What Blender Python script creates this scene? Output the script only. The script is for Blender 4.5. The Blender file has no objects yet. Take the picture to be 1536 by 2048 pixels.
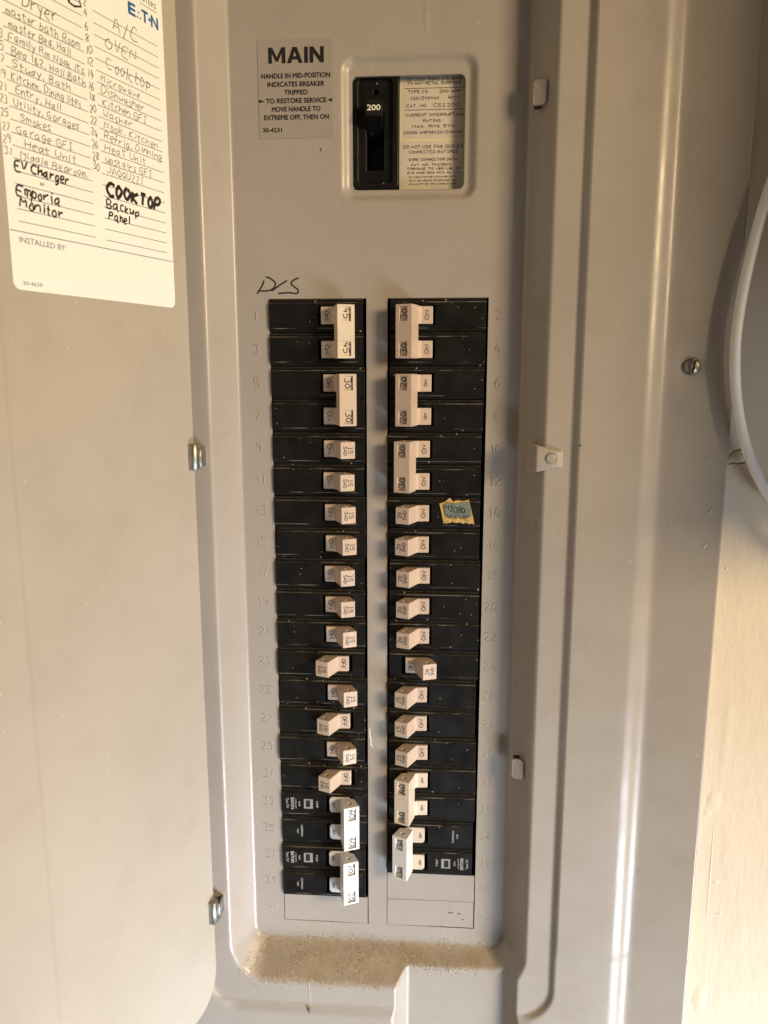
import bpy, bmesh, math, random
import numpy as np
from mathutils import Matrix, Vector
random.seed(7); np.random.seed(7)
S = bpy.context.scene
COL = S.collection
MM = 0.001
R = math.radians

# ------------------------------------------------------------------ camera, lights, exposure
cam = bpy.data.objects.new('camera', bpy.data.cameras.new('camera'))
COL.objects.link(cam); S.camera = cam
cam.location = (0.0345508, -0.4507415, -0.0435492)
cam.rotation_euler = (1.39543109, -3.17868656e-04, 0.0688295578)
cam.data.sensor_fit = 'VERTICAL'; cam.data.sensor_height = 36; cam.data.sensor_width = 27
cam.data.lens = 27.006
cam.data.clip_start = 0.01; cam.data.clip_end = 20
cam.data.dof.use_dof = True; cam.data.dof.focus_distance = 0.45; cam.data.dof.aperture_fstop = 14

W = bpy.data.worlds.new('World'); S.world = W; W.use_nodes = True
bg = W.node_tree.nodes['Background']
bg.inputs[0].default_value = (1.0, 0.80, 0.62, 1); bg.inputs[1].default_value = 0.11

def area(name, loc, target, size, sizey, power, color, spread=180):
    l = bpy.data.lights.new(name, 'AREA'); l.shape = 'RECTANGLE'; l.size = size; l.size_y = sizey
    l.energy = power; l.color = color; l.spread = R(spread)
    o = bpy.data.objects.new(name, l); COL.objects.link(o); o.location = loc
    o.rotation_euler = (Vector(target) - Vector(loc)).to_track_quat('-Z', 'Y').to_euler()
    return o
area('warm_lamp', (1.39, -1.10, 0.30), (0.05, 0, -0.12), 0.42, 0.42, 31, (1.0, 0.74, 0.425))
area('daylight_opening', (1.0, -0.95, -1.30), (0.0, 0, -0.88), 1.0, 0.5, 10.8, (0.78, 0.88, 1.0), 60)

S.view_settings.view_transform = 'Standard'; S.view_settings.look = 'None'
S.view_settings.exposure = 0.09; S.view_settings.gamma = 1.0; S.view_settings.use_curve_mapping = False
S.render.engine = 'CYCLES'

# ------------------------------------------------------------------ materials
def newmat(name):
    m = bpy.data.materials.new(name); m.use_nodes = True
    nt = m.node_tree; b = nt.nodes['Principled BSDF']
    return m, nt, b
def nd(nt, t, **kw):
    n = nt.nodes.new(t)
    for k, v in kw.items(): setattr(n, k, v)
    return n
def lk(nt, a, b): nt.links.new(a, b)
def mathn(nt, op, a, b=None, clamp=False):
    n = nd(nt, 'ShaderNodeMath', operation=op); n.use_clamp = clamp
    for i, v in enumerate((a, b)):
        if v is None: continue
        if isinstance(v, (int, float)): n.inputs[i].default_value = v
        else: lk(nt, v, n.inputs[i])
    return n.outputs[0]
def noise(nt, co, scale, detail=3, rough=0.5):
    n = nd(nt, 'ShaderNodeTexNoise'); n.inputs['Scale'].default_value = scale
    n.inputs['Detail'].default_value = detail; n.inputs['Roughness'].default_value = rough
    if co is not None: lk(nt, co, n.inputs['Vector'])
    return n.outputs['Fac']
def ramp(nt, fac, lo, hi):
    n = nd(nt, 'ShaderNodeMapRange'); n.inputs[1].default_value = lo; n.inputs[2].default_value = hi
    lk(nt, fac, n.inputs[0]); return n.outputs[0]
def mix(nt, fac, a, b):
    n = nd(nt, 'ShaderNodeMix', data_type='RGBA')
    if isinstance(fac, (int, float)): n.inputs[0].default_value = fac
    else: lk(nt, fac, n.inputs[0])
    for i, v in ((6, a), (7, b)):
        if isinstance(v, tuple): n.inputs[i].default_value = v + (1,) if len(v) == 3 else v
        else: lk(nt, v, n.inputs[i])
    return n.outputs[2]
def bump(nt, b, h, strength, dist):
    n = nd(nt, 'ShaderNodeBump'); n.inputs['Strength'].default_value = strength
    n.inputs['Distance'].default_value = dist; lk(nt, h, n.inputs['Height']); lk(nt, n.outputs[0], b.inputs['Normal'])
def specks(nt, co, scale, size, density):
    v = nd(nt, 'ShaderNodeTexVoronoi'); v.inputs['Scale'].default_value = scale; lk(nt, co, v.inputs['Vector'])
    sep = nd(nt, 'ShaderNodeSeparateColor'); lk(nt, v.outputs['Color'], sep.inputs[0])
    d = mathn(nt, 'LESS_THAN', v.outputs['Distance'], mathn(nt, 'MULTIPLY', sep.outputs[1], size))
    k = mathn(nt, 'LESS_THAN', sep.outputs[0], density)
    return mathn(nt, 'MULTIPLY', d, k)
def updust(nt, co, lo, hi, scale):
    g = nd(nt, 'ShaderNodeNewGeometry'); s = nd(nt, 'ShaderNodeSeparateXYZ'); lk(nt, g.outputs['Normal'], s.inputs[0])
    up = ramp(nt, s.outputs[2], lo, hi)
    return mathn(nt, 'MULTIPLY', up, ramp(nt, noise(nt, co, scale, 4, 0.7), 0.30, 0.62), clamp=True)

def paint(name, base, rough=0.31, dust=True, sp=0.10):
    m, nt, b = newmat(name)
    co = nd(nt, 'ShaderNodeTexCoord').outputs['Object']
    c = mix(nt, ramp(nt, noise(nt, co, 14, 4), 0.35, 0.7), base, tuple(v * 0.93 for v in base))
    # thin grime film
    c = mix(nt, mathn(nt, 'MULTIPLY', ramp(nt, noise(nt, co, 38, 5, 0.65), 0.52, 0.8), 0.22), c, (0.26, 0.215, 0.165))
    if dust:
        sz = nd(nt, 'ShaderNodeSeparateXYZ'); lk(nt, co, sz.inputs[0])
        heavy = mathn(nt, 'MULTIPLY', ramp(nt, sz.outputs[2], -.438, -.424), ramp(nt, sz.outputs[2], -.396, -.416), clamp=True)
        amt = mathn(nt, 'ADD', mathn(nt, 'MULTIPLY', mathn(nt, 'MULTIPLY', heavy, ramp(nt, noise(nt, co, 34, 5, .62), .32, .62)), .75), .10)
        c = mix(nt, mathn(nt, 'MULTIPLY', updust(nt, co, 0.22, 0.6, 420), amt), c, mix(nt, ramp(nt, noise(nt, co, 45, 4, .6), .38, .66), (0.60, 0.52, 0.42), (0.43, 0.33, 0.23)))
    c = mix(nt, mathn(nt, 'MULTIPLY', specks(nt, co, 300, 0.125, sp), 0.7), c, (0.72, 0.66, 0.55))
    c = mix(nt, specks(nt, co, 62, 0.055, 0.05), c, (0.10, 0.08, 0.06))
    lk(nt, c, b.inputs['Base Color'])
    rr = ramp(nt, noise(nt, co, 60, 4), 0.3, 0.75)
    mr = nd(nt, 'ShaderNodeMapRange'); mr.inputs[3].default_value = rough - .05; mr.inputs[4].default_value = rough + .10
    lk(nt, rr, mr.inputs[0]); lk(nt, mr.outputs[0], b.inputs['Roughness'])
    bump(nt, b, noise(nt, co, 1100, 2), 0.16, 0.00025)
    return m
GREY = (0.385, 0.350, 0.317)
M_panel = paint('grey_enamel', GREY)
M_door = paint('grey_enamel_door', (0.43, 0.388, 0.335), 0.40, False, 0.5)

def plastic(name, base, rough=0.45, dirt=(0.30, 0.22, 0.15), damt=0.5, bumpd=0.0001):
    m, nt, b = newmat(name); co = nd(nt, 'ShaderNodeTexCoord').outputs['Object']
    oi = nd(nt, 'ShaderNodeObjectInfo')
    cc = nd(nt, 'ShaderNodeVectorMath', operation='ADD'); lk(nt, co, cc.inputs[0])
    sc = nd(nt, 'ShaderNodeVectorMath', operation='SCALE'); lk(nt, oi.outputs['Location'], sc.inputs[0]); sc.inputs[3].default_value = 3.7
    lk(nt, sc.outputs[0], cc.inputs[1]); co = cc.outputs[0]
    c = mix(nt, ramp(nt, noise(nt, co, 90, 3), 0.35, 0.75), base, tuple(v * 0.9 for v in base))
    c = mix(nt, mathn(nt, 'MULTIPLY', ramp(nt, noise(nt, co, 260, 5, 0.7), 0.56, 0.78), damt * .6), c, dirt)
    c = mix(nt, mathn(nt, 'MULTIPLY', updust(nt, co, 0.3, 0.75, 700), damt), c, dirt)
    c = mix(nt, mathn(nt, 'MULTIPLY', specks(nt, co, 420, 0.16, 0.06), damt), c, (0.12, 0.09, 0.06))
    lk(nt, c, b.inputs['Base Color']); b.inputs['Roughness'].default_value = rough
    bump(nt, b, noise(nt, co, 1500, 2), 0.2, bumpd)
    return m
M_tan = plastic('tan_handle_plastic', (0.575, 0.452, 0.362))
M_cream = plastic('cream_handle_plastic', (0.66, 0.56, 0.45))
M_white = plastic('white_handle_plastic', (0.69, 0.672, 0.65), 0.4, damt=0.25)

def black(name, dustamt, dens, seam=0.85):
    m, nt, b = newmat(name); co = nd(nt, 'ShaderNodeTexCoord').outputs['Object']
    raw = co
    oi = nd(nt, 'ShaderNodeObjectInfo')
    cc = nd(nt, 'ShaderNodeVectorMath', operation='ADD'); lk(nt, co, cc.inputs[0])
    sc = nd(nt, 'ShaderNodeVectorMath', operation='SCALE'); lk(nt, oi.outputs['Location'], sc.inputs[0]); sc.inputs[3].default_value = 5.3
    lk(nt, sc.outputs[0], cc.inputs[1]); co = cc.outputs[0]
    c = mix(nt, ramp(nt, noise(nt, co, 120, 4), 0.3, 0.8), (0.0055, 0.0053, 0.0053), (0.012, 0.0112, 0.0105))
    c = mix(nt, mathn(nt, 'MULTIPLY', updust(nt, co, 0.15, 0.6, 520), dustamt), c, (0.095, 0.084, 0.068))
    sz = nd(nt, 'ShaderNodeSeparateXYZ'); lk(nt, raw, sz.inputs[0])
    ln = mathn(nt, 'LESS_THAN', mathn(nt, 'ABSOLUTE', mathn(nt, 'SUBTRACT', mathn(nt, 'ABSOLUTE', sz.outputs[2]), .00715)), .00019)
    ln = mathn(nt, 'MULTIPLY', ln, ramp(nt, noise(nt, co, 75, 3), 0.46, 0.60), clamp=True)
    c = mix(nt, mathn(nt, 'MULTIPLY', ln, seam), c, (0.20, 0.18, 0.15))
    c = mix(nt, mathn(nt, 'MULTIPLY', specks(nt, co, 300, 0.2, dens), 0.75), c, (0.36, 0.33, 0.28))
    lk(nt, c, b.inputs['Base Color'])
    rr = nd(nt, 'ShaderNodeMapRange'); rr.inputs[1].default_value = .3; rr.inputs[2].default_value = .75
    rr.inputs[3].default_value = .30; rr.inputs[4].default_value = .5
    lk(nt, noise(nt, co, 80, 4), rr.inputs[0]); lk(nt, rr.outputs[0], b.inputs['Roughness'])
    b.inputs['Specular IOR Level'].default_value = 0.24
    bump(nt, b, noise(nt, co, 2200, 2), 0.25, 0.0001)
    return m
M_black = black('dusty_black_phenolic', 0.55, 0.3)
M_black_main = black('main_black_phenolic', 0.4, 0.10, 0.0)
M_black_new = black('clean_black_phenolic', 0.3, 0.05)

def flat(name, base, rough=0.6, metal=0.0, nz=0.06, scale=200):
    m, nt, b = newmat(name); co = nd(nt, 'ShaderNodeTexCoord').outputs['Object']
    c = mix(nt, ramp(nt, noise(nt, co, scale, 4), 0.3, 0.75), base, tuple(max(0, v * (1 - nz * 2)) for v in base))
    lk(nt, c, b.inputs['Base Color']); b.inputs['Roughness'].default_value = rough; b.inputs['Metallic'].default_value = metal
    return m
M_ink = flat('black_ink', (0.014, 0.012, 0.012), 0.45)
M_pencil = flat('pencil_ink', (0.042, 0.04, 0.037), 0.6, nz=.2)
M_blue = flat('blue_print', (0.012, 0.11, 0.34), 0.5)
M_rule = flat('blue_rule_print', (0.075, 0.13, 0.21), 0.5)
M_whiteprint = flat('white_print', (0.50, 0.50, 0.50), 0.6)
M_card = flat('cream_card', (0.91, 0.90, 0.865), 0.5, nz=0.015, scale=40)
M_ratepaper = flat('aged_rating_paper', (0.62, 0.56, 0.47), 0.55, nz=0.05, scale=120)
M_rateedge = flat('yellowed_border', (0.74, 0.62, 0.44), 0.55)
M_sticker = flat('clear_sticker_film', (0.350, 0.317, 0.284), 0.30, nz=0.03, scale=60)
M_dark = flat('dark_interior', (0.006, 0.006, 0.006), 0.8)
M_zinc = flat('zinc_plated_steel', (0.42, 0.42, 0.38), 0.40, 1.0, nz=.15, scale=300)
M_screw = flat('dull_screw_steel', (0.36, 0.34, 0.30), 0.38, 1.0, nz=.15, scale=500)
M_cable = flat('white_cable_jacket', (0.92, 0.915, 0.93), 0.35, nz=0.03, scale=30)
M_tape = flat('yellow_masking_tape', (0.60, 0.42, 0.14), 0.55, nz=0.16, scale=260)
M_bluefilm = flat('grey_blue_film', (0.20, 0.24, 0.22), 0.25, nz=0.18, scale=330)
M_smear = flat('greasy_brown_smear', (0.20, 0.165, 0.135), 0.5, nz=.2)
M_chip = flat('white_paint_chip', (0.82, 0.80, 0.78), 0.6)
M_boxpaint = flat('pale_box_enamel', (0.58, 0.55, 0.51), 0.5)  # pale so the added shading box bounces some light back
M_box = flat('box_grey_enamel', (0.30, 0.29, 0.27), 0.45)

m, nt, b = newmat('cream_wall_paint'); M_wall = m
co = nd(nt, 'ShaderNodeTexCoord').outputs['Object']
mp = nd(nt, 'ShaderNodeMapping'); mp.inputs['Scale'].default_value = (1, 1, 0.22); lk(nt, co, mp.inputs[0])
c = mix(nt, ramp(nt, noise(nt, co, 9, 5), 0.35, 0.7), (0.74, 0.65, 0.52), (0.70, 0.61, 0.48))
c = mix(nt, mathn(nt, 'MULTIPLY', specks(nt, co, 45, 0.06, 0.14), 0.7), c, (0.25, 0.20, 0.15))
c = mix(nt, mathn(nt, 'MULTIPLY', ramp(nt, noise(nt, mp.outputs[0], 60, 5), 0.58, 0.8), 0.05), c, (0.48, 0.40, 0.30))
lk(nt, c, b.inputs['Base Color']); b.inputs['Roughness'].default_value = 0.6
hh = mathn(nt, 'ADD', mathn(nt, 'MULTIPLY', noise(nt, mp.outputs[0], 320, 4, .6), 0.6), mathn(nt, 'MULTIPLY', noise(nt, co, 55, 5), 1.4))
bump(nt, b, hh, 0.30, 0.0014)

m, nt, b = newmat('brown_dust'); M_dust = m
co = nd(nt, 'ShaderNodeTexCoord').outputs['Object']
c = mix(nt, ramp(nt, noise(nt, co, 1500, 3), 0.35, 0.65), (0.64, 0.55, 0.44), (0.25, 0.17, 0.10))
c = mix(nt, ramp(nt, noise(nt, co, 800, 2), 0.56, 0.62), c, (0.85, 0.81, 0.73))
lk(nt, c, b.inputs['Base Color']); b.inputs['Roughness'].default_value = 0.9

# ------------------------------------------------------------------ helpers
def meshobj(name, me, mat, parent=None, loc=None):
    o = bpy.data.objects.new(name, me); COL.objects.link(o)
    if mat is not None and not me.materials: me.materials.append(mat)
    if parent is not None: o.parent = parent
    if loc is not None: o.location = loc
    return o
def tag(o, label, cat=None, group=None, kind=None):
    o['label'] = label
    if cat: o['category'] = cat
    if group: o['group'] = group
    if kind: o['kind'] = kind
    return o
def empty(name, loc=(0, 0, 0)):
    o = bpy.data.objects.new(name, None); COL.objects.link(o); o.location = loc; o.empty_display_size = 0.01
    return o
def from_np(name, v, f, smooth=False):
    """v in mm as (x, d, z) with d towards the viewer"""
    me = bpy.data.meshes.new(name)
    v = np.asarray(v, float); w = np.column_stack((v[:, 0], -v[:, 1], v[:, 2])) * MM
    me.from_pydata(w.tolist(), [], [list(map(int, q)) for q in f])
    if smooth: me.polygons.foreach_set('use_smooth', [True] * len(me.polygons))
    me.update(); return me
def fixn(me):
    bm = bmesh.new(); bm.from_mesh(me); bmesh.ops.recalc_face_normals(bm, faces=bm.faces); bm.to_mesh(me); bm.free()
    return me
def bev(me, off, seg=2, ang=30):
    bm = bmesh.new(); bm.from_mesh(me); bmesh.ops.recalc_face_normals(bm, faces=bm.faces)
    e = [x for x in bm.edges if len(x.link_faces) == 2 and x.calc_face_angle(0) > R(ang)]
    bmesh.ops.bevel(bm, geom=e, offset=off * MM, segments=seg, profile=0.5, affect='EDGES', clamp_overlap=True)
    bm.to_mesh(me); bm.free(); return me
def prism(prof, z0, z1, axis='z', name='prism'):
    """prof: list of (a, d); extruded along z (a = x) or along x (a = z)"""
    n = len(prof); v = []
    for t in (z0, z1):
        for a, d in prof: v.append((a, d, t) if axis == 'z' else (t, d, a))
    f = [list(range(n)), list(range(2 * n - 1, n - 1, -1))] + [[i, (i + 1) % n, n + (i + 1) % n, n + i] for i in range(n)]
    return fixn(from_np(name, v, f))
def boxm(x0, x1, d0, d1, z0, z1, name='box'):
    return prism([(x0, d0), (x1, d0), (x1, d1), (x0, d1)], z0, z1, 'z', name)
def rrect(x0, x1, z0, z1, r, seg=6):
    p = []
    for cx, cz, a in ((x1 - r, z1 - r, 0), (x0 + r, z1 - r, 90), (x0 + r, z0 + r, 180), (x1 - r, z0 + r, 270)):
        for i in range(seg + 1):
            t = R(a + 90 * i / seg); p.append((cx + r * math.cos(t), cz + r * math.sin(t)))
    return p
def plate(outline, d0, d1, name='plate'):
    """outline in (x,z), thickness from d0 to d1"""
    n = len(outline); v = [(x, d0, z) for x, z in outline] + [(x, d1, z) for x, z in outline]
    f = [list(range(n)), list(range(2 * n - 1, n - 1, -1))] + [[i, (i + 1) % n, n + (i + 1) % n, n + i] for i in range(n)]
    return fixn(from_np(name, v, f))
def cylm(c, axis, r, h, seg=20, name='cyl'):
    """cylinder centred at c (x,d,z) along axis 'x','d','z'"""
    v = []; 
    for s in (-h / 2, h / 2):
        for i in range(seg):
            t = 2 * math.pi * i / seg; a, bb = r * math.cos(t), r * math.sin(t)
            q = {'x': (s, a, bb), 'd': (a, s, bb), 'z': (a, bb, s)}[axis]
            v.append((c[0] + q[0], c[1] + q[1], c[2] + q[2]))
    n = seg
    f = [list(range(n)), list(range(2 * n - 1, n - 1, -1))] + [[i, (i + 1) % n, n + (i + 1) % n, n + i] for i in range(n)]
    return fixn(from_np(name, v, f))
def join(mes, name='joined'):
    bm = bmesh.new()
    for me in mes: bm.from_mesh(me)
    out = bpy.data.meshes.new(name); bm.to_mesh(out); bm.free(); return out
def boolean(me, cutters, op='DIFFERENCE'):
    tmp = bpy.data.objects.new('tmp', me); COL.objects.link(tmp); cs = []
    for c in cutters:
        co_ = bpy.data.objects.new('cut', c); COL.objects.link(co_); cs.append(co_)
        md = tmp.modifiers.new('b', 'BOOLEAN'); md.operation = op; md.object = co_; md.solver = 'EXACT'
    dg = bpy.context.evaluated_depsgraph_get(); dg.update()
    out = bpy.data.meshes.new_from_object(tmp.evaluated_get(dg))
    bpy.data.objects.remove(tmp)
    for c in cs: bpy.data.objects.remove(c)
    return out
def frame(o, u, v):
    """matrix from (u,v,n) mm to world m; o,u,v given as (x,d,z)"""
    cv = lambda p: Vector((p[0], -p[1], p[2]))
    U = cv(u).normalized(); V = cv(v).normalized(); N = U.cross(V); O = cv(o) * MM
    return Matrix(((U.x * MM, V.x * MM, N.x * MM, O.x), (U.y * MM, V.y * MM, N.y * MM, O.y), (U.z * MM, V.z * MM, N.z * MM, O.z), (0, 0, 0, 1)))
_tc = {}
def textgeo(s, bold, spacing):
    k = (s, bold, spacing)
    if k not in _tc:
        cu = bpy.data.curves.new('t', 'FONT'); cu.body = s; cu.size = 1; cu.offset = bold; cu.space_character = spacing
        cu.resolution_u = 3; cu.fill_mode = 'FRONT'
        o = bpy.data.objects.new('t', cu); COL.objects.link(o)
        dg = bpy.context.evaluated_depsgraph_get(); dg.update()
        me = bpy.data.meshes.new_from_object(o.evaluated_get(dg))
        v = np.zeros(len(me.vertices) * 3); me.vertices.foreach_get('co', v); v = v.reshape(-1, 3)
        f = [list(p.vertices) for p in me.polygons]
        bpy.data.objects.remove(o); bpy.data.meshes.remove(me)
        _tc[k] = (v, f)
    return _tc[k]
CAP = None
def lettering(s, fr, u0, u1, v0, h, mat, parent, lift=0.06, bold=0.0, spacing=1.0, name='lettering', me=None):
    """text fitted between u0 and u1 (mm), baseline v0, cap height h; u1 None keeps the font's own width, centred on u0"""
    global CAP
    if CAP is None:
        hv, _ = textgeo('H', 0.0, 1.0); CAP = hv[:, 1].max() - hv[:, 1].min()
    v, f = textgeo(s, 0.0, spacing)
    sc = h / CAP; x0, x1 = v[:, 0].min(), v[:, 0].max()
    if u1 is None:
        sx = sc; uu = (v[:, 0] - (x0 + x1) / 2) * sx + u0
    else:
        sx = (u1 - u0) / (x1 - x0); uu = (v[:, 0] - x0) * sx + u0
    me = bpy.data.meshes.new(name)
    pts = []; ff = []
    offs = [(0, 0)] if bold <= 0 else [(-bold, 0), (bold, 0), (0, bold), (0, -bold)]
    for i, (ou, ov) in enumerate(offs):                      # weight built from shifted copies, each a hair higher
        o0 = len(pts); pts += [fr @ Vector((a + ou * sc, bb * sc + v0 + ov * sc, lift + .012 * i)) for a, bb in zip(uu, v[:, 1])]
        ff += [[q + o0 for q in p] for p in f]
    me.from_pydata([tuple(p) for p in pts], [], ff); me.update()
    return meshobj(name, me, mat, parent)
G = {'A': '022842 1434', 'B': '0208284725 052544433202', 'C': '472806042243', 'D': '02082846442202', 'E': '48080242 0535', 'F': '480802 0535',
 'G': '4728060422424525', 'H': '0802 4842 0545', 'I': '1838 2822 1232', 'J': '4844321204', 'K': '0802 480542', 'L': '080242', 'M': '0208254842',
 'N': '02084248', 'O': '28060422444628', 'P': '020838473505', 'Q': '28060422444628 2442', 'R': '020838473505 2542', 'S': '4728071535432203',
 'T': '0848 2822', 'U': '0803224348', 'V': '082248', 'W': '0812253248', 'Z': '08480242', 'a': '3616041234363242', 'b': '080222342605',
 'c': '3616041232', 'd': '36160412343832', 'e': '04343616041232', 'f': '38281712 0535', 'g': '361604123436311001', 'h': '0802 04263532',
 'i': '1612 1718', 'k': '0802 360432', 'l': '1812', 'm': '0602 05162522 25364542', 'n': '0602 04263532', 'o': '16041222342616',
 'p': '0600 0526342203', 'r': '0602 042636', 's': '361605332202', 't': '18132232 0636', 'u': '060312343632', 'v': '061236', 'w': '0612253246',
 'y': '0623 3610', 'z': '06360232', '0': '28060422444628', '1': '172822', '2': '072847350242', '3': '084825443202', '4': '280444 3632',
 '5': '48080536443202', '6': '38051232442504', '7': '084812', '8': '250728472503224325', '9': '462507284732', ',': '1311', '.': '1213',
 '/': '0138', '&': '32071827031234', '"': '1816 3836'}
def hand(s, h, jit=0.25, slant=0.12, rnd=None, width=1.0, space=1.5):
    """single-stroke handwriting; returns polylines in (u,v) with cap height h"""
    rnd = rnd or random
    k = h / 6.0; x = 0; out = []
    for ch in s:
        if ch == ' ': x += 3 * k * width; continue
        g = G.get(ch, '0222'); wmax = 0; dy = rnd.uniform(-jit, jit) * k * 1.5; sc = rnd.uniform(.9, 1.1)
        for st in g.split(' '):
            p = [(int(st[i]) , int(st[i + 1]) - 2) for i in range(0, len(st) - 1, 2)]
            p = [(a + rnd.uniform(-jit, jit), bb + rnd.uniform(-jit, jit)) for a, bb in p]
            if len(p) > 2:                                   # one Chaikin pass rounds the corners
                q = [p[0]]
                for i in range(len(p) - 1):
                    a, bb = p[i], p[i + 1]
                    q += [(a[0] * .75 + bb[0] * .25, a[1] * .75 + bb[1] * .25), (a[0] * .25 + bb[0] * .75, a[1] * .25 + bb[1] * .75)]
                p = q + [p[-1]]
            wmax = max(wmax, max(a for a, _ in p))
            out.append([(x + (a * width + bb * slant) * k * sc, bb * k * sc + dy) for a, bb in p])
        x += (wmax * width + space * rnd.uniform(.8, 1.2)) * k
    return out, x
def strokes(name, polys, rad, fr, mat, parent, flatten=0.12, lift=0.03):
    cu = bpy.data.curves.new('s', 'CURVE'); cu.dimensions = '3D'; cu.bevel_depth = rad; cu.bevel_resolution = 1; cu.use_fill_caps = True
    for p in polys:
        sp = cu.splines.new('POLY'); sp.points.add(len(p) - 1)
        for q, c in zip(sp.points, p): q.co = (c[0], c[1], 0, 1)
    o = bpy.data.objects.new('s', cu); COL.objects.link(o)
    dg = bpy.context.evaluated_depsgraph_get(); dg.update()
    me = bpy.data.meshes.new_from_object(o.evaluated_get(dg)); bpy.data.objects.remove(o)
    for v in me.vertices: v.co = fr @ Vector((v.co.x, v.co.y, v.co.z * flatten + lift))
    me.materials.clear(); me.polygons.foreach_set('use_smooth', [True] * len(me.polygons)); me.update()
    return meshobj(name, me, mat, parent)
G.update({'|': '172822 1232', '(': '28161422', ')': '18262412', '°': '1728371617', '@': '28060422444628 2634', '-': '0535', 'X': '0842 0248', 'Y': '082548 2522', ':': '1415 1213'})
_pc = {}
def printed(s, fr, u0, u1, v0, h, rad, mat, parent, lift=.05, name='lettering'):
    """evenly weighted single-stroke print, fitted between u0 and u1"""
    polys, w = hand(s.replace('1', '|'), h, 0.0, 0.0, random.Random(1), 0.92, 1.5)
    xm = max(a for p in polys for a, _ in p); xn = min(a for p in polys for a, _ in p); k = (u1 - u0) / (xm - xn)
    return strokes(name, [[(u0 + (a - xn) * k, v0 + bb) for a, bb in p] for p in polys], rad, fr, mat, parent, .15, lift)
def handtext(s, fr, u0, u1, v0, h, rad, mat, parent, jit=0.3, name='handwriting', lift=0.05, slant=0.12):
    polys, w = hand(s, h, jit, slant)
    k = (u1 - u0) / w
    return strokes(name, [[(u0 + a * k, v0 + bb) for a, bb in p] for p in polys], rad, fr, mat, parent, 0.1, lift)
FRONT = lambda d=0: frame((0, d, 0), (1, 0, 0), (0, 0, 1))

# ------------------------------------------------------------------ wall
wall = meshobj('wall', boolean(boxm(-520, 620, -80, 17.6, -900, 520, 'wall'), [boxm(-142, 142, -70, 60, -478, 276)]), M_wall)
tag(wall, 'cream painted plaster wall with brush marks beside the breaker panel', None, None, 'structure')
def lump(name, x, z, rx, rz, h, parent, mat, d=17.6, rot=0.0, seg=14):
    v = [(x, d + h, z)]; f = []
    for j, (rr, hh) in enumerate(((.35, .86), (.7, .45), (1.0, -0.05))):
        for i in range(seg):
            t = 2 * math.pi * i / seg; k = rr * random.uniform(.85, 1.15)
            a, c_ = k * rx * math.cos(t), k * rz * math.sin(t)
            v.append((x + a * math.cos(rot) - c_ * math.sin(rot), d + h * hh, z + a * math.sin(rot) + c_ * math.cos(rot)))
    for i in range(seg):
        f.append([0, 1 + i, 1 + (i + 1) % seg])
        for j in range(2):
            a = 1 + j * seg; f.append([a + i, a + seg + i, a + seg + (i + 1) % seg, a + (i + 1) % seg])
    return meshobj(name, fixn(from_np(name, v, f, True)), mat, parent)
for a in ((201.5, -293, 5, 8, .9), (203, -428, 5, 12, 1.0), (199, -300, 3, 4, .6), (214, -330, 6, 18, .4), (222, -385, 7, 10, .4), (203, -341, .7, 40, .45), (206, -250, 4, 30, .3)):
    lump('plaster_lump', a[0], a[1], a[2], a[3], a[4] * .5, wall, M_wall)
for a in ((206.8, -346.3, 2.2, 1.2), (210.3, -367.9, 2.6, .9), (198.1, -150.3, .9, .9)):
    lump('paint_chip', a[0], a[1], a[2], a[3], .5, wall, M_chip)
strokes('plaster_crack', [[(203, -83), (200.1, -83.5), (197.5, -84.3), (195.4, -86.5), (194.8, -89.0)], [(194.5, -91.5), (197, -90.8), (200, -91.2), (204, -90.4)]], .28, FRONT(17.7), M_ink, wall, 0.2)
lump('plaster_lump', 199.5, -87.5, 5, 3.2, 1.0, wall, M_wall)

# ------------------------------------------------------------------ breaker panel
panel = empty('breaker_panel', (0, 0, 0))
tag(panel, 'grey enamelled electrical breaker panel set in the wall with its door swung open', 'breaker panel')

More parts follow.
